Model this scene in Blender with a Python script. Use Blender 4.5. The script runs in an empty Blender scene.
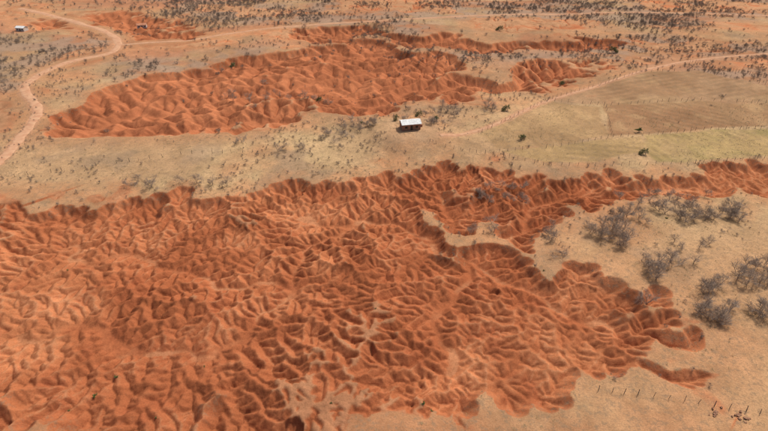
import bpy, math, random, time
import numpy as np
T0=time.time()
random.seed(7); RNG=np.random.default_rng(7)
H=70.0; PITCH=math.radians(34.0); F=512.0
def gp(u,v):
    """survey point: photo bearing -> position on the ground datum (z=0), metres"""
    x=(u-384)/F; y=(215.5-v)/F
    t=H/(math.sin(PITCH)-y*math.cos(PITCH))
    return (x*t, t*(math.cos(PITCH)+y*math.sin(PITCH)))
def P_(pts): return np.array([gp(*p) for p in pts])

# ---------------------------------------------------------------- noise
_LAT={}
def _lat(seed):
    s=seed%64
    if s not in _LAT: _LAT[s]=np.random.default_rng(1000+s).random((512,512)).astype(np.float32)
    return _LAT[s]
def vnoise(x,y,seed):
    L=_lat(seed); x=x+seed*7.31; y=y+seed*3.77
    ix=np.floor(x); iy=np.floor(y); fx=(x-ix).astype(np.float32); fy=(y-iy).astype(np.float32)
    ix=ix.astype(np.int32)&511; iy=iy.astype(np.int32)&511; ix1=(ix+1)&511; iy1=(iy+1)&511
    fx=fx*fx*fx*(fx*(fx*6-15)+10); fy=fy*fy*fy*(fy*(fy*6-15)+10)
    a=L[iy,ix]; b=L[iy,ix1]; c=L[iy1,ix]; d=L[iy1,ix1]
    a=a+(b-a)*fx; c=c+(d-c)*fx
    return a+(c-a)*fy
def fbm(x,y,scale,octv=4,seed=0,gain=0.5):
    x=x/scale; y=y/scale; s=0; a=1.0; n=0
    for i in range(octv):
        s=s+a*(vnoise(x,y,seed+i*17)*2-1); n+=a; a*=gain
        x,y=(x*1.6-y*1.2)+3.7,(x*1.2+y*1.6)+9.1
    return s/n
def sst(a,b,x):
    t=np.clip((x-a)/(b-a),0,1); return t*t*(3-2*t)
def dpoly(x,y,pts):
    d=np.full(x.shape,1e9)
    for (ax,ay),(bx,by) in zip(pts[:-1],pts[1:]):
        ex,ey=bx-ax,by-ay; L=ex*ex+ey*ey+1e-9
        t=np.clip(((x-ax)*ex+(y-ay)*ey)/L,0,1)
        d=np.minimum(d,np.hypot(x-ax-t*ex,y-ay-t*ey))
    return d
def sdpoly(x,y,pts):
    """positive inside"""
    n=len(pts); d=np.full(x.shape,1e9); ins=np.zeros(x.shape,bool)
    for i in range(n):
        ax,ay=pts[i]; bx,by=pts[(i+1)%n]
        ex,ey=bx-ax,by-ay; L=ex*ex+ey*ey+1e-9
        t=np.clip(((x-ax)*ex+(y-ay)*ey)/L,0,1)
        d=np.minimum(d,np.hypot(x-ax-t*ex,y-ay-t*ey))
        c=((ay>y)!=(by>y))&(x<(bx-ax)*(y-ay)/(by-ay+1e-12)+ax)
        ins^=c
    return np.where(ins,d,-d)

# ---------------------------------------------------------------- layout
TR_NEAR=[P_(l) for l in [
 [(465,240),(490,232),(520,215),(556,196),(600,182),(660,180),(720,178),(800,186)],
 [(465,240),(430,228),(388,206),(345,210),(308,232),(294,275),(262,305),(215,330)],
 [(465,240),(458,275),(437,312),(442,350)],
 [(465,240),(500,258),(560,292),(620,312)],
 [(465,240),(462,210),(440,180)],
 [(294,275),(240,264),(150,256),(60,232)],
 [(345,210),(290,205)],
 [(215,330),(150,332),(70,318),(0,322)],
]]
TR_FAR=[P_(l) for l in [
 [(-20,165),(60,132),(120,112),(200,96),(300,80),(360,66),(440,62)],
 [(300,84),(380,90),(470,84),(560,66)],
 [(50,20),(110,22),(190,36)],
 [(395,41),(470,44),(590,47)],
 [(100,140),(200,124),(300,110)],
 [(200,60),(280,50),(380,46)],
]]
BAD_NEAR=[P_(l) for l in [
 [(-90,192),(0,187),(60,192),(130,186),(200,184),(262,182),(300,172),(350,168),(420,158),(462,152),(500,160),(522,170),(548,186),
  (520,200),(500,214),(470,214),(452,190),(440,196),(446,222),(500,238),(560,258),(630,284),(730,330),(665,334),(726,370),(630,368),
  (575,382),(520,394),(480,402),(462,414),(380,418),(330,430),(250,414),(190,424),(130,412),(60,428),(-90,410)],
 [(520,170),(600,171),(680,174),(700,160),(768,156),(820,158),(820,196),(768,194),(700,190),(640,190),(585,194),(548,216),(505,238),(500,214)],
 ]]
BAD_FAR=[P_(l) for l in [
 [(-60,172),(10,150),(36,118),(90,94),(180,66),(270,44),(330,40),(400,46),(460,46),(475,66),(420,76),(500,72),(560,56),(612,60),(575,84),(490,100),(400,112),
  (340,116),(270,130),(190,144),(120,152),(60,166),(-60,196)],
 [(30,16),(100,8),(190,22),(250,38),(150,48),(80,34)],
 [(390,34),(470,36),(620,42),(620,52),(470,50),(400,46)],
 [(620,40),(700,40),(760,48),(700,56),(635,52)],
 [(230,28),(350,22),(400,32),(280,38)],[(-60,0),(60,0),(60,14),(-60,16)],
 [(-60,100),(0,98),(26,112),(0,146),(-60,160)],[(40,58),(100,50),(90,66),(44,80)],[(460,18),(580,18),(580,30),(460,30)],[(640,0),(790,0),(790,11),(650,11)],
 [(190,4),(300,6),(290,18),(200,16)],[(320,2),(430,0),(440,12),(330,12)],[(620,54),(700,54),(800,60),(800,72),(700,68),(630,64)],[(640,24),(800,24),(800,34),(650,32)],
]]
ROADS={ 'dirt_road':([(-30,172),(0,152),(20,130),(36,112),(36,102),(24,92),(24,84),(36,74),(68,60),(108,54),(118,48),(118,38),(104,28),(60,16),(20,8)],1.8),
 'dirt_track':([(440,134),(470,128),(500,120),(540,100),(580,88),(640,70),(700,58),(790,52)],0.8),
 'farm_track':([(118,44),(180,40),(240,30),(340,22),(420,18),(520,14),(640,12),(790,16)],1.0)}
RW={}
for n,(p,w) in ROADS.items():
    q=P_(p)
    for _ in range(3):
        a=q[:-1]*0.75+q[1:]*0.25; b=q[:-1]*0.25+q[1:]*0.75
        q=np.vstack([q[:1],np.stack([a,b],1).reshape(-1,2),q[-1:]])
    RW[n]=(q,w)
def roadd(x,y):
    d=np.full(x.shape,1e9)
    for q,w in RW.values(): d=np.minimum(d,dpoly(x,y,q[::3])-w)
    return d
def warp(x,y,a,s,seed):
    return x+a*fbm(x,y,s,3,seed), y+a*fbm(x,y,s,3,seed+5)
def trunk_near(x,y):
    wx,wy=warp(x,y,6,12,101)
    d=np.full(x.shape,1e9)
    for t in TR_NEAR: d=np.minimum(d,dpoly(wx,wy,t))
    return d
def trunk_far(x,y):
    wx,wy=warp(x,y,14,26,121)
    d=np.full(x.shape,1e9)
    for t in TR_FAR: d=np.minimum(d,dpoly(wx,wy,t))
    return d
def bad_near(x,y):
    wx,wy=warp(x,y,11,9,131)
    d=np.full(x.shape,-1e9)
    for t in BAD_NEAR: d=np.maximum(d,sdpoly(wx,wy,t))
    return d
def bad_far(x,y):
    wx,wy=warp(x,y,16,18,141)
    d=np.full(x.shape,-1e9)
    for t in BAD_FAR: d=np.maximum(d,sdpoly(wx,wy,t))
    return d+13*fbm(x*.5+y*.12,y,13,4,151)
HOUSE=gp(410,128)
def basez(x,y,dn=None,df=None):
    if dn is None: dn=trunk_near(x,y)
    if df is None: df=trunk_far(x,y)
    z=-3.0*np.exp(-dn/42.0)*(1-sst(20,60,x)*.4)-1.4*np.exp(-df/30.0)
    z=z+0.6*fbm(x,y,45,3,11)+0.09*fbm(x,y,5,3,12)
    z=z+4*sst(230,700,y)*fbm(x,y,220,3,13)+40*sst(1200,4000,np.hypot(x,y))*fbm(x,y,1500,3,14)
    hd=np.hypot(x-HOUSE[0],y-HOUSE[1]); k=1-sst(7,18,hd)
    return z*(1-k)

# ---------------------------------------------------------------- drainage network: steady-state hillslope + stream-power profiles under a plateau cap
def sim(x0,x1,y0,y1,dx,bad,trunk,iters,Ac,smax,p_h,m_exp,drop,tw,edge,seed,smooth,na,notch,cmod=None,cmin=.02):
    xs=np.arange(x0,x1,dx); ys=np.arange(y0,y1,dx)
    X,Y=np.meshgrid(xs,ys); ny,nx=X.shape; sc=dx/0.33 if dx>.5 else 1.0
    sd=bad(X,Y); tr=trunk(X,Y)
    M=sst(-edge*0.3,edge,sd)*sst(0.5,5*sc,roadd(X,Y))
    cap=basez(X,Y)+M*na*sc*fbm(X,Y,6*sc,4,seed)
    fixed=(tr<tw*(0.4+0.9*vnoise(X/6,Y/6,seed+3)))&(M>0.3)
    outb=np.zeros(X.shape,bool); outb[0]=outb[-1]=True; outb[:,0]=outb[:,-1]=True
    out=fixed|outb
    zo=np.where(fixed,cap-drop,cap)
    offs=[(-1,-1),(-1,0),(-1,1),(0,-1),(0,1),(1,-1),(1,0),(1,1)]
    w=np.where(out,zo,cap+1.0)
    for k in range(150):
        p=np.pad(w,1,mode='edge'); m=np.minimum(np.minimum(p[:-2,1:-1],p[2:,1:-1]),np.minimum(p[1:-1,:-2],p[1:-1,2:]))
        w=np.where(out,zo,np.minimum(w,np.maximum(cap,m+2e-3)))
    cap=np.where(out,zo,w); z=cap+0.02*RNG.random(X.shape)*M; z=np.where(out,zo,z)
    c=(0.6+0.8*vnoise(X/(14*sc),Y/(14*sc),seed+7))/np.clip(M,cmin,1)
    if cmod is not None: c=c*cmod(X,Y)
    c=c.ravel()
    rain=((0.05+0.95*M)*dx*dx).ravel(); N=nx*ny
    idx=np.arange(N); outf=out.ravel(); capf=cap.ravel(); zf0=zo.ravel()
    dist=np.array([dx*math.hypot(a,b) for a,b in offs]); off=np.array([a*nx+b for a,b in offs])
    for it in range(iters):
        p=np.pad(z,1,mode='edge'); best=np.full((ny,nx),-1e9,np.float32); bi=np.zeros((ny,nx),np.int8); nmin=np.full((ny,nx),1e9)
        for j,(a,b) in enumerate(offs):
            nb=p[1+a:1+a+ny,1+b:1+b+nx]; nmin=np.minimum(nmin,nb)
            s=((z-nb)/dist[j])*(0.88+0.24*RNG.random((ny,nx),dtype=np.float32))
            k=s>best; best=np.where(k,s,best); bi=np.where(k,np.int8(j),bi)
        bf=bi.ravel(); pit=((best.ravel()<=0)|outf)
        r=np.where(pit,idx,idx+off[bf]); dl=np.where(pit,0,dist[bf])
        A=rain.copy(); q=r.copy(); root=(q==idx); done=root.copy()
        for k in range(11):
            A=A+np.bincount(q,weights=np.where(done,0,A),minlength=N)
            done=done|done[q]; q=q[q]
            if done.all(): break
        a=A/Ac
        S=smax*np.minimum(a**p_h,a**(-m_exp))
        T=np.minimum(S*c,np.where(c>3,.85,1.15))*dl; q=r.copy()
        for k in range(11):
            T=T+T[q]; q=q[q]
            if root[q].all(): T=T+T[q]; q=q[q]; break
        zf=z.ravel()
        zn=np.minimum(zf[q]+T,capf)
        zn=np.where(pit&~outf,nmin.ravel()+3e-3,zn)
        al=.65 if it<iters-3 else 1.0
        zf=zf*(1-al)+zn*al; zf=np.where(outf,zf0,zf)
        z=zf.reshape(ny,nx)
        if it<iters-1:
            p=np.pad(z,1,mode='edge'); lap=p[:-2,1:-1]+p[2:,1:-1]+p[1:-1,:-2]+p[1:-1,2:]-4*z
            z=np.where(out,z,z+.035*lap)
    LA=np.log10(A.reshape(ny,nx)+1e-3)
    for k in range(smooth):
        p=np.pad(z,1,mode='edge'); lap=p[:-2,1:-1]+p[2:,1:-1]+p[1:-1,:-2]+p[1:-1,2:]-4*z
        z=z+.07*lap
    # incised rill beds
    z=z-notch*M*sst(.0,1.3,LA-math.log10(Ac))*(~fixed)
    p=np.pad(z,1,mode='edge'); lap=p[:-2,1:-1]+p[2:,1:-1]+p[1:-1,:-2]+p[1:-1,2:]-4*z
    z=z+.05*lap
    return dict(x0=x0,y0=y0,dx=dx,nx=nx,ny=ny,z=z,A=LA,M=M,D=np.where(fixed,drop,cap-z),sd=sd,T=tr)
def samp(S,key,x,y):
    u=(x-S['x0'])/S['dx']; v=(y-S['y0'])/S['dx']
    u=np.clip(u,0,S['nx']-1.001); v=np.clip(v,0,S['ny']-1.001)
    i=u.astype(int); j=v.astype(int); fu=u-i; fv=v-j; a=S[key]
    return (a[j,i]*(1-fu)+a[j,i+1]*fu)*(1-fv)+(a[j+1,i]*(1-fu)+a[j+1,i+1]*fu)*fv
NEAR=sim(-116,126,32,158,0.21,bad_near,trunk_near,22,.28,.95,.38,.72,2.0,0.6,3.2,501,1,.18,.42,None)
FAR=sim(-280,280,134,480,0.62,bad_far,trunk_far,20,1.8,.85,.38,.78,2.8,0.9,4.0,601,0,.3,.6)
def ground(x,y,base=None,full=False):
    x=np.atleast_1d(np.asarray(x,float)); y=np.atleast_1d(np.asarray(y,float))
    if base is None: base=basez(x,y)
    def win(S,m):
        x1=S['x0']+S['nx']*S['dx']; y1=S['y0']+S['ny']*S['dx']
        e=np.minimum(np.minimum(x-S['x0'],x1-x),np.minimum(y-S['y0'],y1-y))
        return sst(0.5,m,e)
    wn=win(NEAR,6); wf=win(FAR,10)
    zn=samp(NEAR,'z',x,y); zf=samp(FAR,'z',x,y)
    mn=samp(NEAR,'M',x,y)
    zn=zn+mn*(0.12*np.abs(fbm(x,y,1.3,2,301))+0.07*fbm(x,y,.6,1,311))
    z=base*(1-wf)+zf*wf
    z=z*(1-wn)+zn*wn
    if full: return z,wn,wf
    return z

# ---------------------------------------------------------------- ground mesh
def grow(a,b,s0,ratio,smax=1e9):
    o=[a]; s=s0
    while o[-1]<b: s=min(s*ratio,smax); o.append(o[-1]+s)
    return o
xp=list(np.arange(0,66,0.20)); xp+=grow(xp[-1]+.20,120,0.20,1.006,0.33); xp+=grow(xp[-1]+.34,320,0.34,1.014,1.1); xp+=grow(xp[-1]+1.3,5000,1.3,1.12)
xp=np.array(xp); XS=np.concatenate([-xp[:0:-1],xp])
ys=list(np.arange(34,100,0.20)); ys+=grow(ys[-1]+.2,158,0.20,1.006,0.33); ys+=grow(ys[-1]+.34,480,0.34,1.0045,1.2); ys+=grow(ys[-1]+1.3,5200,1.3,1.09)
yb=[-v for v in grow(0,700,0.3,1.15)]
YS=np.array([34+v for v in yb[:0:-1]]+ys)
X,Y=np.meshgrid(XS,YS); ny,nx=X.shape
base=basez(X,Y)
Z,wn,wf=ground(X.ravel(),Y.ravel(),base.ravel(),True); Z=Z.reshape(ny,nx); wn=wn.reshape(ny,nx); wf=wf.reshape(ny,nx)
def S2(S,k): return samp(S,k,X.ravel(),Y.ravel()).reshape(ny,nx)
MN=S2(NEAR,'M')*wn; MF=S2(FAR,'M')*wf*(1-wn); AN=S2(NEAR,'A'); DF=S2(FAR,'D'); DN=S2(NEAR,'D')
Mb=np.clip(MN+MF,0,1)
rd=roadd(X,Y)
# ---- colours
def C(r,g,b): return np.array([r,g,b])
def mix(c,col,f): return c*(1-f[...,None])+col*f[...,None]
n1=fbm(X,Y,30,4,21); n2=fbm(X,Y,7,4,22); n3=fbm(X,Y,1.6,3,23)
tan=C(.395,.245,.13); orange=C(.39,.19,.093); red=C(.335,.108,.046); straw=C(.42,.285,.15); scrub=C(.25,.175,.125); brown=C(.28,.17,.095)
col=np.zeros(X.shape+(3,))+tan
col=mix(col,straw,sst(-.1,.5,n1))
col=mix(col,orange,sst(-.1,.45,fbm(X,Y,22,4,31))*0.65)
col=mix(col,C(.29,.195,.12),sst(.0,.4,fbm(X,Y,13,5,33))*.7)
col=mix(col,brown,sst(-.2,.3,fbm(X,Y,40,5,32))*sst(135,200,Y)*0.7)
col=mix(col,C(.36,.145,.075),sst(-.05,.3,fbm(X*.5,Y,20,4,35))*sst(160,230,Y)*0.75)
sdn=S2(NEAR,'sd')*wn-40*(1-wn)
col=mix(col,orange,(sst(-10,0,sdn+4*n2))*0.75)
col=mix(col,C(.41,.225,.115),sst(16,42,X)*(1-sst(80,105,Y))*.65)
col=mix(col,C(.37,.165,.08),(1-sst(46,58,Y+4*n2+0.12*X))*0.75)
sdf=S2(FAR,'sd')*wf-60*(1-wf)
col=mix(col,orange,sst(-16,2,sdf+8*n2)*sst(140,155,Y)*0.75)
def polym(pts,soft,wa=10,ws=25,seed=71):
    wx,wy=warp(X,Y,wa,ws,seed); return sst(-soft,soft,sdpoly(wx,wy,P_(pts)))
SCR=[[(-60,36),(60,30),(112,34),(108,56),(60,64),(30,88),(-60,100)],[(100,62),(200,50),(285,46),(270,66),(200,84),(110,80)],
     [(300,2),(800,0),(800,22),(560,26),(330,16)],[(440,46),(640,38),(640,62),(560,60),(450,58)],[(600,38),(800,48),(800,64),(620,60)],
     [(300,14),(420,14),(420,36),(300,40)],[(660,60),(800,68),(800,84),(700,74)],[(160,0),(420,0),(420,24),(200,22)]]
scm=np.zeros(X.shape)
for i,s in enumerate(SCR): scm=np.maximum(scm,polym(s,10,22,40,80+i))
scm=np.maximum(scm,sst(330,420,Y)*sst(-.2,.2,fbm(X,Y,50,3,77)))
col=mix(col,scrub,scm*0.75*sst(-.4,.2,n2))
PLOTS=[([(478,130),(520,112),(548,98),(600,104),(612,132),(560,142),(500,146)],C(.37,.235,.115),C(.31,.19,.095)),
 ([(548,97),(640,72),(700,70),(820,96),(820,104),(700,98),(606,103)],C(.27,.155,.082),C(.33,.20,.11)),
 ([(606,104),(700,99),(820,105),(820,124),(768,122),(700,126),(640,132),(614,134)],C(.26,.14,.072),C(.29,.17,.088)),
 ([(500,147),(560,143),(614,135),(640,133),(650,146),(600,158),(545,158)],C(.36,.235,.11),C(.31,.205,.095)),
 ([(642,133),(700,127),(820,124),(820,150),(720,155),(660,158),(650,146)],C(.27,.205,.085),C(.36,.245,.11))]
fm=np.zeros(X.shape)
for i,(pts,c1,c2) in enumerate(PLOTS):
    a=polym(pts,.8,2.2,12,90+i)
    ang=[.3,1.9,.9,1.4,.35][i]; fur=0.5+0.5*np.sin((X*math.cos(ang)+Y*math.sin(ang))*2*np.pi/3.4+.8*n2)
    fc=mix(np.zeros(X.shape+(3,))+c1,c2,sst(-.3,.35,fbm(X,Y,15,5,190+i)))
    fc=mix(fc,C(.41,.265,.135),.45*sst(.05,.45,fbm(X,Y,9,4,196+i)))
    fc=mix(fc,fc*.62,.45*fur*sst(-.4,.3,fbm(X,Y,18,3,93)))
    col=mix(col,fc,a*.95); fm=np.maximum(fm,a)
dzx=np.gradient(Z,XS,axis=1); dzy=np.gradient(Z,YS,axis=0); sl=np.hypot(dzx,dzy)
rc=mix(np.zeros(X.shape+(3,))+red,C(.40,.148,.065),sst(-.3,.5,n1+.5*n2))
rc=mix(rc,C(.27,.08,.035),0.6*sst(.1,.6,fbm(X,Y,4,3,41)))
flat=1-sst(.15,.65,sl)
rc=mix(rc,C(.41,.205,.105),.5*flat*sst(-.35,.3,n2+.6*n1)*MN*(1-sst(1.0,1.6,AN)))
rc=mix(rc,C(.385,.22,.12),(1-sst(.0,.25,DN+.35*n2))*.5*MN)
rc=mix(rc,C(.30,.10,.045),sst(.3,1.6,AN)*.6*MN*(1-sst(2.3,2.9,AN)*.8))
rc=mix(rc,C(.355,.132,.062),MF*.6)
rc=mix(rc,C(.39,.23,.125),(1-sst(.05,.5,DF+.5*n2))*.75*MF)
steep=sst(.25,.5,sl)*np.maximum(sst(-9,-3,sdn),sst(-9,-3,sdf))
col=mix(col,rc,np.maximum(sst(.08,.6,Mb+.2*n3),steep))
col=mix(col,C(.44,.23,.13),(1-sst(-.3,1.5,rd+n3))*0.8)
hd=np.hypot(X-HOUSE[0],Y-HOUSE[1]); col=mix(col,C(.43,.265,.15),0.7*(1-sst(5,14,hd+5*n2)))
col*= (1+0.18*n3+0.20*n2+.12*n1)[...,None]
col=np.clip(col,0.01,.9)

def mesh_from(name,V,Fq,mat,smooth=True,nper=4):
    me=bpy.data.meshes.new(name)
    V=np.asarray(V,np.float32); Fq=np.asarray(Fq,np.int32)
    me.vertices.add(len(V)); me.vertices.foreach_set('co',V.ravel())
    me.loops.add(Fq.size); me.loops.foreach_set('vertex_index',Fq.ravel())
    me.polygons.add(len(Fq)); me.polygons.foreach_set('loop_start',np.arange(0,Fq.size,nper,dtype=np.int32))
    me.polygons.foreach_set('use_smooth',np.full(len(Fq),smooth))
    me.update(calc_edges=True)
    if mat: me.materials.append(mat)
    return me
def obj(name,me,parent=None,loc=(0,0,0),rot=(0,0,0),sc=(1,1,1)):
    o=bpy.data.objects.new(name,me); bpy.context.scene.collection.objects.link(o)
    o.location=loc; o.rotation_euler=rot; o.scale=sc
    if parent: o.parent=parent
    return o
# ---- materials
def newmat(name,rough=0.95):
    m=bpy.data.materials.new(name); m.use_nodes=True; nt=m.node_tree; b=nt.nodes['Principled BSDF']
    b.inputs['Roughness'].default_value=rough; b.inputs['Specular IOR Level'].default_value=0.1
    return m,nt,b
def noisemat(name,c1,c2,scale,rough=0.9,bump=0.0):
    m,nt,b=newmat(name,rough)
    tc=nt.nodes.new('ShaderNodeTexCoord'); n=nt.nodes.new('ShaderNodeTexNoise'); n.inputs['Scale'].default_value=scale; n.inputs['Detail'].default_value=5
    nt.links.new(tc.outputs['Object'],n.inputs['Vector'])
    r=nt.nodes.new('ShaderNodeValToRGB'); r.color_ramp.elements[0].color=(*c1,1); r.color_ramp.elements[1].color=(*c2,1)
    r.color_ramp.elements[0].position=.35; r.color_ramp.elements[1].position=.65
    nt.links.new(n.outputs['Fac'],r.inputs['Fac']); nt.links.new(r.outputs['Color'],b.inputs['Base Color'])
    if bump:
        bm=nt.nodes.new('ShaderNodeBump'); bm.inputs['Distance'].default_value=bump
        nt.links.new(n.outputs['Fac'],bm.inputs['Height']); nt.links.new(bm.outputs['Normal'],b.inputs['Normal'])
    return m
def groundmat():
    m,nt,b=newmat('eroded_soil',1.0); N=nt.nodes; Lk=nt.links
    b.inputs['Specular IOR Level'].default_value=0.0
    at=N.new('ShaderNodeAttribute'); at.attribute_name='soil'
    am=N.new('ShaderNodeAttribute'); am.attribute_name='bare'
    geo=N.new('ShaderNodeNewGeometry')
    def noise(s,d,r=.6):
        n=N.new('ShaderNodeTexNoise'); n.inputs['Scale'].default_value=s; n.inputs['Detail'].default_value=d; n.inputs['Roughness'].default_value=r
        Lk.new(geo.outputs['Position'],n.inputs['Vector']); return n
    def mr(src,a,b_,c,d):
        x=N.new('ShaderNodeMapRange'); x.inputs[1].default_value=a; x.inputs[2].default_value=b_; x.inputs[3].default_value=c; x.inputs[4].default_value=d
        Lk.new(src,x.inputs[0]); return x.outputs[0]
    def math_(op,a,b_):
        x=N.new('ShaderNodeMath'); x.operation=op
        for i,v in enumerate((a,b_)):
            if isinstance(v,(int,float)): x.inputs[i].default_value=v
            else: Lk.new(v,x.inputs[i])
        return x.outputs[0]
    fine=noise(3.4,5,.85); speck=noise(1.1,5,.8)
    f=mr(fine.outputs['Fac'],.3,.7,.70,1.30)
    mul=N.new('ShaderNodeVectorMath'); mul.operation='SCALE'; Lk.new(at.outputs['Color'],mul.inputs[0]); Lk.new(f,mul.inputs['Scale'])
    sp=mr(speck.outputs['Fac'],.50,.60,0,1)
    inv=math_('SUBTRACT',1.0,am.outputs['Fac'])
    k=math_('MULTIPLY',math_('MULTIPLY',sp,inv),.6)
    mx=N.new('ShaderNodeMix'); mx.data_type='RGBA'; Lk.new(k,mx.inputs['Factor']); Lk.new(mul.outputs[0],mx.inputs['A']); mx.inputs['B'].default_value=(.215,.15,.095,1)
    Lk.new(mx.outputs['Result'],b.inputs['Base Color'])
    bm=N.new('ShaderNodeBump'); bm.inputs['Distance'].default_value=.26; bm.inputs['Strength'].default_value=.8
    Lk.new(fine.outputs['Fac'],bm.inputs['Height']); Lk.new(bm.outputs['Normal'],b.inputs['Normal'])
    return m
GM=groundmat()
ii=np.arange(nx*ny,dtype=np.int32).reshape(ny,nx)
Fq=np.stack([ii[:-1,:-1],ii[:-1,1:],ii[1:,1:],ii[1:,:-1]],-1).reshape(-1,4)
me=mesh_from('eroded_ground',np.stack([X,Y,Z],-1).reshape(-1,3),Fq,GM)
ca=me.color_attributes.new('soil','FLOAT_COLOR','POINT')
ca.data.foreach_set('color',np.concatenate([col,np.ones(col.shape[:2]+(1,))],-1).astype(np.float32).ravel())
fa=me.attributes.new('bare','FLOAT','POINT'); fa.data.foreach_set('value',Mb.astype(np.float32).ravel())
obj('eroded_ground',me)

# ---- roads as draped strips
RM=noisemat('dirt_road_surface',(.39,.20,.115),(.46,.27,.16),.6,1.0,.05)
def gz(x,y): return float(ground([x],[y])[0])
for n,(q,w) in RW.items():
    seg=np.hypot(*np.diff(q,axis=0).T); s=np.concatenate([[0],np.cumsum(seg)]); L=s[-1]
    t=np.arange(0,L,0.8); px=np.interp(t,s,q[:,0]); py=np.interp(t,s,q[:,1])
    tx=np.gradient(px); ty=np.gradient(py); l=np.hypot(tx,ty); nxn,nyn=-ty/l,tx/l
    nc=9; V=[]
    for j in range(nc):
        f=(j/(nc-1)*2-1)
        ww=w*(1+0.45*fbm(t,np.full(t.shape,j//5*50.0),5,3,int(w*10)))
        x=px+nxn*f*ww; y=py+nyn*f*ww
        zz=ground(x,y)+0.14-0.20*abs(f)**4
        V.append(np.stack([x,y,zz],-1))
    V=np.stack(V,1); m_=len(t)
    k=np.arange(m_*nc).reshape(m_,nc)
    Fr=np.stack([k[:-1,:-1],k[1:,:-1],k[1:,1:],k[:-1,1:]],-1).reshape(-1,4)
    obj(n,mesh_from(n,V.reshape(-1,3),Fr[:,::-1],RM))

# ---------------------------------------------------------------- vegetation
BARK=noisemat('dry_grey_bark',(.23,.17,.13),(.38,.30,.235),3.0)
TWIG=noisemat('dry_scrub_twigs',(.22,.165,.125),(.35,.275,.21),.8)
LEAF=noisemat('green_leaves',(.06,.10,.025),(.13,.17,.05),1.5)
OLV=noisemat('olive_leaves',(.10,.12,.04),(.20,.19,.08),1.5)
STRAW=noisemat('dry_grass',(.30,.22,.11),(.42,.33,.18),1.0)
def rnd_dir(d,spread):
    v=d+np.array([random.gauss(0,1) for _ in range(3)])*spread
    return v/np.linalg.norm(v)
def skeleton(height,stems,levels,kids,spread,r0,up=.25):
    segs=[]
    def rec(p,d,L,r,lv):
        mid=p+d*L*.5; d2=rnd_dir(d,.18); end=mid+d2*L*.5
        segs.append((p,mid,r,r*.8)); segs.append((mid,end,r*.8,r*.55))
        if lv<=0: return
        for i in range(kids[levels-lv]):
            f=random.uniform(.35,1.0); st=p+(mid-p)*f*2 if f<.5 else mid+(end-mid)*(f-.5)*2
            dd=rnd_dir(d2,spread); dd[2]+=up*random.random(); dd/=np.linalg.norm(dd)
            if dd[2]<-.1: dd[2]*=-.4
            rec(st,dd,L*random.uniform(.55,.8),r*.55,lv-1)
    for i in range(stems):
        d=rnd_dir(np.array([0,0,1.]),.45 if stems>1 else .12)
        if d[2]<.3: d[2]=.4; d/=np.linalg.norm(d)
        rec(np.array([0,0,-.15]),d,height*.42*random.uniform(.8,1.1),r0,levels)
    return segs
def tubes(segs,rmin):
    V=[];Fs=[]
    for a,b,r1,r2 in segs:
        d=b-a; L=np.linalg.norm(d); d=d/(L+1e-9)
        u=np.cross(d,[0,0,1.]) if abs(d[2])<.9 else np.cross(d,[1.,0,0]); u/=np.linalg.norm(u); w=np.cross(d,u)
        k=len(V)
        for c,r in ((a,max(r1,rmin)),(b,max(r2,rmin*.7))):
            for j in range(3):
                an=j*2.0944; V.append(c+(u*math.cos(an)+w*math.sin(an))*r)
        for j in range(3):
            j2=(j+1)%3; Fs.append((k+j,k+j2,k+3+j2,k+3+j))
    return V,Fs
def baretree(name,height,stems,levels,kids,spread,r0,mat,rmin,leaves=0,lmat=None,ls=.12):
    segs=skeleton(height,stems,levels,kids,spread,r0)
    V,Fs=tubes(segs,rmin); nb=len(Fs)
    if leaves:
        tips=segs[len(segs)//8:]
        for i in range(leaves):
            s=random.choice(tips); c=s[1]+np.random.normal(0,.16,3)*height/5
            if c[2]<.15: c[2]=.15
            a=np.random.normal(0,1,3); a/=np.linalg.norm(a); b=np.cross(a,np.random.normal(0,1,3)); b/=np.linalg.norm(b)
            k=len(V); q=ls*random.uniform(.6,1.4)
            V+= [c-a*q,c+b*q*.6,c+a*q,c-b*q*.6]; Fs.append((k,k+1,k+2,k+3))
    me=mesh_from(name,np.array(V),np.array(Fs),mat,False)
    if leaves:
        me.materials.append(lmat); mi=np.zeros(len(Fs),np.int32); mi[nb:]=1; me.polygons.foreach_set('material_index',mi)
    return me
np.random.seed(3)
BT=[baretree('bare_tree_mesh',5.0,random.choice([2,3,4]),4,[4,4,4,3],.62,.07,BARK,.012) for _ in range(6)]
SB=[baretree('scrub_mesh',2.6,4,3,[4,3,3],.6,.045,TWIG,.022) for _ in range(5)]
GT=[baretree('leafy_tree_mesh',4.2,2,3,[4,4,3],.6,.10,BARK,.015,1300,LEAF,.14),baretree('leafy_tree_mesh',4,3,3,[4,4,3],.6,.09,BARK,.015,1000,OLV,.14)]
GS=[baretree('green_shrub_mesh',1.1,4,2,[4,3],.7,.02,BARK,.008,260,LEAF,.08)]
def put(name,me,u,v,s,jit=0):
    x,y=gp(u,v)
    s*=random.uniform(.85,1.0)
    return obj(name,me,None,(x,y,gz(x,y)),(0,0,random.uniform(0,6.28)),(s,s,s*random.uniform(.8,1.0)))
def cluster(cu,cv,ru,rv,n,s0,s1):
    for i in range(n):
        a=random.uniform(0,6.28); r=math.sqrt(random.random())
        put('bare_tree',random.choice(BT),cu+ru*r*math.cos(a),cv+rv*r*math.sin(a),random.uniform(s0,s1))
cluster(612,232,22,14,13,.8,1.2); cluster(640,208,25,8,10,.7,1.0); cluster(700,210,42,9,22,.6,1.0); cluster(735,216,14,6,6,.6,1.0)
cluster(660,268,16,12,8,.8,1.1); put('bare_tree',BT[0],650,296,1.2); cluster(714,302,20,24,16,.7,1.05); cluster(752,274,18,10,13,.7,1.05); cluster(764,312,6,8,4,.8,1.0)
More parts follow.
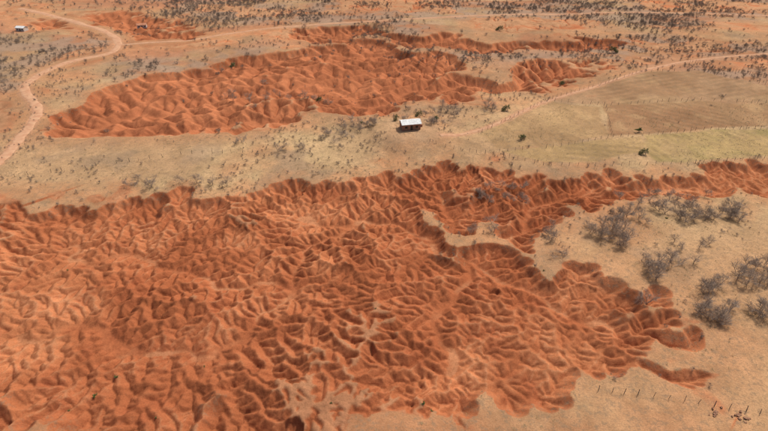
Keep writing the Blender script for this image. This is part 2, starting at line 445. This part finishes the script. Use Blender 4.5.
cluster(505,184,26,8,13,.5,.85); cluster(484,215,16,10,6,.5,.8); cluster(555,230,6,12,5,.6,.8); cluster(660,192,50,6,12,.5,.8)
cluster(358,122,22,6,14,.6,.9); cluster(425,118,30,7,12,.5,.9); cluster(170,178,60,5,10,.6,.9); cluster(300,140,70,12,14,.6,.8)
cluster(565,250,8,5,3,.5,.7); cluster(250,92,90,12,14,.7,1.0); cluster(470,108,40,8,12,.7,1.0); cluster(690,240,60,30,12,.4,.8)
for (u,v,s,k) in [(437,120,.9,0),(420,116,.8,1),(398,120,.7,1),(508,108,.9,1),(520,135,.8,1),(640,130,.7,0),(318,96,.8,1),(500,30,1.2,1),(230,62,1.1,1),(612,50,1.2,1),(646,152,.8,1),(560,80,1.0,1)]:
    put('leafy_tree',GT[k],u,v,s)
for (u,v,s) in [(108,360,.8),(85,380,.9),(60,395,.5),(425,395,.9),(432,402,.6),(150,405,.5),(362,118,1.5),(376,300,.5),(60,255,.6),(200,350,.5),(545,262,.6),(668,215,.8),(330,395,.5)]:
    put('green_shrub',GS[0],u,v,s)
def scatter(name,protos,X_,Y_,S_,childname):
    z=ground(X_,Y_); k=RNG.integers(0,len(protos),len(X_))
    for i,pm in enumerate(protos):
        m=k==i; x=X_[m];y=Y_[m];zz=z[m];s=S_[m]; n=len(x)
        a=RNG.random(n)*6.283
        V=np.zeros((n,3,3)); rr=s*0.8774
        for j in range(3):
            V[:,j,0]=x+rr*np.cos(a+j*2.0944); V[:,j,1]=y+rr*np.sin(a+j*2.0944); V[:,j,2]=zz
        me=mesh_from(name,V.reshape(-1,3),np.arange(n*3).reshape(n,3),None,False,3)
        o=obj(name,me); o.instance_type='FACES'; o.use_instance_faces_scale=True; o.show_instancer_for_render=False; o.show_instancer_for_viewport=False
        obj(childname,pm,o)
def sampleY(n,y0,y1,wid):
    y=y0+(y1-y0)*np.sqrt(RNG.random(n)); x=(RNG.random(n)*2-1)*wid*(y+40)
    return x,y
def fieldv(A,x,y):
    i=np.clip(np.searchsorted(XS,x),0,nx-1); j=np.clip(np.searchsorted(YS,y),0,ny-1); return A[j,i]
x,y=sampleY(140000,140,620,.82)
dens=0.08+0.95*fieldv(scm,x,y)+0.45*sst(-.15,.35,fbm(x,y,40,3,55))
dens*=(1-.95*fieldv(fm,x,y))*(1-.6*fieldv(MF,x,y))*(fieldv(rd,x,y)>2)
dens*=sst(-.2,.3,fbm(x,y,20,4,56))+.08
hdd=np.hypot(x-HOUSE[0],y-HOUSE[1])
m=(RNG.random(len(x))<dens*1.2)&(hdd>10); x=x[m];y=y[m]
scatter('dry_scrubland',SB,x,y,.25+.75*RNG.random(len(x))**2+.12*sst(280,450,y),'scrub_bush')
tv=[];tf=[]
for i in range(12):
    a=random.uniform(0,6.28); r=random.uniform(0,.12); ln=random.uniform(.10,.25); le=random.uniform(.05,.25)
    bx,by=r*math.cos(a),r*math.sin(a); ca,sa=math.cos(a+1.57)*.02,math.sin(a+1.57)*.02
    k=len(tv); tv+=[(bx-ca,by-sa,0),(bx+ca,by+sa,0),(bx+le*math.cos(a),by+le*math.sin(a),ln)]; tf.append((k,k+1,k+2))
TM=mesh_from('grass_tuft',np.array(tv),np.array(tf),STRAW,False,3)
x,y=sampleY(26000,36,180,.9)
m=(fieldv(Mb,x,y)<.1)&(RNG.random(len(x))<.15+.85*sst(-.1,.4,fbm(x,y,10,3,57))); x=x[m];y=y[m]
scatter('dry_grass_tufts',[TM],x,y,.6+.8*RNG.random(len(x)),'grass_tuft')
x,y=sampleY(10000,50,220,.85); sde=fieldv(sdn,x,y)
m=(fieldv(Mb,x,y)<.35)&(RNG.random(len(x))<.08+.9*sst(.0,.4,fbm(x,y,14,3,58))+.35*(sde>-5)*(y<150))&(np.hypot(x-HOUSE[0],y-HOUSE[1])>8)&(fieldv(fm,x,y)<.5); x=x[m];y=y[m]
scatter('low_dry_shrubs',SB[:3],x,y,.15+.4*RNG.random(len(x))**1.5,'scrub_bush')

# ---------------------------------------------------------------- buildings
BRICK=noisemat('red_brick',(.26,.12,.075),(.36,.19,.12),2.0)
PLAST=noisemat('pale_render',(.50,.43,.36),(.60,.53,.46),2.0)
ROOF=noisemat('weathered_fibre_cement_roof',(.52,.52,.51),(.70,.70,.68),1.2,.7)
TILE=noisemat('clay_tile_roof',(.36,.15,.08),(.46,.22,.13),1.2)
DOOR=noisemat('dark_wood',(.05,.035,.025),(.10,.07,.05),4)
POST=noisemat('weathered_post_wood',(.12,.09,.07),(.22,.17,.14),4)
def box(V,Fs,a,b):
    k=len(V); (x0,y0,z0),(x1,y1,z1)=a,b
    V+=[(x0,y0,z0),(x1,y0,z0),(x1,y1,z0),(x0,y1,z0),(x0,y0,z1),(x1,y0,z1),(x1,y1,z1),(x0,y1,z1)]
    Fs+=[tuple(k+i for i in f) for f in [(0,3,2,1),(4,5,6,7),(0,1,5,4),(1,2,6,5),(2,3,7,6),(3,0,4,7)]]
def part(nm,par,boxes,mat):
    V=[];Fs=[]
    for a,b in boxes: box(V,Fs,a,b)
    return obj(nm,mesh_from(nm,V,Fs,mat,False),par)
def house(name,x,y,rot,w,d,h,wm,rm,s=1):
    e=bpy.data.objects.new(name,None); bpy.context.scene.collection.objects.link(e)
    e.location=(x,y,gz(x,y)-.05); e.rotation_euler=(0,0,rot); e.scale=(s,s,s)
    hw,hd_=w/2,d/2; t=.18; dr=(-.4,.5); w1=(-2.6,-1.6); w2=(1.6,2.6)
    part('walls',e,[((-hw,-hd_,0),(w1[0],-hd_+t,h)),((w1[0],-hd_,0),(w1[1],-hd_+t,.95)),((w1[0],-hd_,1.9),(w1[1],-hd_+t,h)),((w1[1],-hd_,0),(dr[0],-hd_+t,h)),
      ((dr[0],-hd_,2.05),(dr[1],-hd_+t,h)),((dr[1],-hd_,0),(w2[0],-hd_+t,h)),((w2[0],-hd_,0),(w2[1],-hd_+t,.95)),((w2[0],-hd_,1.9),(w2[1],-hd_+t,h)),((w2[1],-hd_,0),(hw,-hd_+t,h)),
      ((-hw,-hd_+t,0),(-hw+t,hd_-t,h)),((hw-t,-hd_+t,0),(hw,hd_-t,h)),((-hw,hd_-t,0),(hw,hd_,h))],wm)
    part('door',e,[((dr[0],-hd_+.08,0),(dr[1],-hd_+.12,2.05))],DOOR)
    part('window_shutters',e,[((w1[0],-hd_+.08,.95),(w1[1],-hd_+.12,1.9)),((w2[0],-hd_+.08,.95),(w2[1],-hd_+.12,1.9))],DOOR)
    rz=h+.85; V=[(-hw+.01,-hd_+.01,h),(-hw+.01,hd_-.01,h),(-hw+.01,0,rz-.05),(hw-.01,-hd_+.01,h),(hw-.01,hd_-.01,h),(hw-.01,0,rz-.05)]
    obj('gables',mesh_from('gables',V,[(0,2,1),(3,4,5)],wm,False,3),e)
    V=[];Fs=[]; o=.35; n=48
    for sgn in (-1,1):
        for i in range(n+1):
            xx=-hw-o+(w+2*o)*i/n; c=.035*(i%2)
            k=len(V); ye=sgn*(hd_+o); ze=h-.85*o/hd_
            V+=[(xx,sgn*.0,rz+c+.04),(xx,ye,ze+c+.04),(xx,0,rz+c-.03),(xx,ye,ze+c-.03)]
            if i:
                a=k-4; Fs+=[(a,k,k+1,a+1),(a+2,a+3,k+3,k+2),(a+1,k+1,k+3,a+3)]
    obj('roof',mesh_from('roof',V,Fs,rm,False),e)
    return e
h0=house('brick_house',HOUSE[0],HOUSE[1],math.radians(12),7.2,4.6,2.7,BRICK,ROOF,.84)
part('water_tank_base',h0,[((4.3,.2,0),(5.1,1.0,.9))],BRICK)
for (u,v,r,s,wm,rm) in [(141,22,.3,.7,PLAST,TILE),(22,29,-.2,.7,PLAST,ROOF)]:
    x,y=gp(u,v); house('farm_house',x,y,r,7,4.4,2.6,wm,rm,s)
# ---------------------------------------------------------------- fences
def fence(name,pts,sp,hh,wires=True,broken=.1):
    q=P_(pts); seg=np.hypot(*np.diff(q,axis=0).T); s=np.concatenate([[0],np.cumsum(seg)])
    t=np.arange(0,s[-1],sp)+RNG.normal(0,sp*.08,len(np.arange(0,s[-1],sp)))
    px=np.interp(t,s,q[:,0]); py=np.interp(t,s,q[:,1]); pz=ground(px,py); segs=[]; last=None
    for x,y,z in zip(px,py,pz):
        if random.random()<broken: last=None; continue
        a=np.array([x,y,z-.1]); b=a+np.array([random.gauss(0,.08),random.gauss(0,.08),hh*random.uniform(.8,1.1)])
        r=random.uniform(.05,.085); segs.append((a,b,r,r*.85))
        if last is not None and wires:
            for f in (.4,.65,.9): segs.append((last[0]+(last[1]-last[0])*f,a+(b-a)*f,.006,.006))
        last=(a,b)
    V,Fs=tubes(segs,.005)
    obj(name,mesh_from(name,V,Fs,POST,False))
fence('wire_fence',[(600,384),(640,388),(700,398),(768,412),(800,420)],2.2,1.2)
fence('wire_fence',[(478,130),(520,111),(548,97),(640,71),(700,70),(768,84),(820,96)],2.5,1.4)
fence('wire_fence',[(548,97),(606,103),(700,98),(820,104)],2.5,1.3)
fence('wire_fence',[(606,103),(613,134),(640,133),(700,127),(820,124)],2.5,1.3)
fence('wire_fence',[(500,147),(560,143),(613,134)],2.5,1.3)
fence('stick_fence',[(690,62),(730,70),(790,80)],1.0,1.6,False,.02)
fence('wire_fence',[(430,140),(500,150),(545,160),(600,162),(680,160),(790,152)],2.5,1.3)
fence('wire_fence',[(0,172),(100,160),(180,150),(270,146)],3,1.3)
V=[];Fs=[]
for (u,v,n) in [(716,408,10),(742,415,12)]:
    cx,cy=gp(u,v)
    for i in range(n):
        x=cx+random.gauss(0,.6); y=cy+random.gauss(0,.45); z=gz(x,y); a=random.uniform(0,3.1); k=len(V)
        l,w_,h_=[random.uniform(.08,.22) for _ in range(3)]
        box(V,Fs,(-l,-w_,-.05),(l,w_,h_))
        for j in range(k,k+8):
            p=V[j]; q=.8+.4*random.random(); V[j]=(x+(p[0]*math.cos(a)-p[1]*math.sin(a))*q,y+(p[0]*math.sin(a)+p[1]*math.cos(a))*q,z+p[2]*q)
obj('broken_earth_rubble',mesh_from('rubble',V,Fs,noisemat('rubble',(.16,.08,.05),(.28,.15,.09),3),False))

# ---------------------------------------------------------------- light, sky, camera
el=math.radians(53); az=math.radians(38)
sd=np.array([math.sin(az)*math.cos(el),math.cos(az)*math.cos(el),math.sin(el)])
L=bpy.data.lights.new('sun','SUN'); L.energy=4.0; L.angle=math.radians(.5); L.color=(1,.95,.86)
so=bpy.data.objects.new('sun',L); bpy.context.scene.collection.objects.link(so)
from mathutils import Vector
so.rotation_euler=Vector(sd).to_track_quat('Z','Y').to_euler(); so.location=(0,0,200)
W=bpy.data.worlds.new('World'); bpy.context.scene.world=W; W.use_nodes=True; nt=W.node_tree
sk=nt.nodes.new('ShaderNodeTexSky'); sk.sky_type='NISHITA'; sk.sun_disc=False; sk.sun_elevation=el; sk.sun_rotation=az; sk.dust_density=5
nt.links.new(sk.outputs[0],nt.nodes['Background'].inputs[0]); nt.nodes['Background'].inputs[1].default_value=.13
cam=bpy.data.cameras.new('camera'); co=bpy.data.objects.new('camera',cam); bpy.context.scene.collection.objects.link(co)
cam.sensor_width=36; cam.lens=36*F/768; cam.clip_end=12000; cam.clip_start=.5
co.location=(0,0,H); co.rotation_euler=(math.radians(90)-PITCH,0,0); bpy.context.scene.camera=co
sc=bpy.context.scene; sc.view_settings.view_transform='Standard'; sc.view_settings.look='None'; sc.view_settings.exposure=0
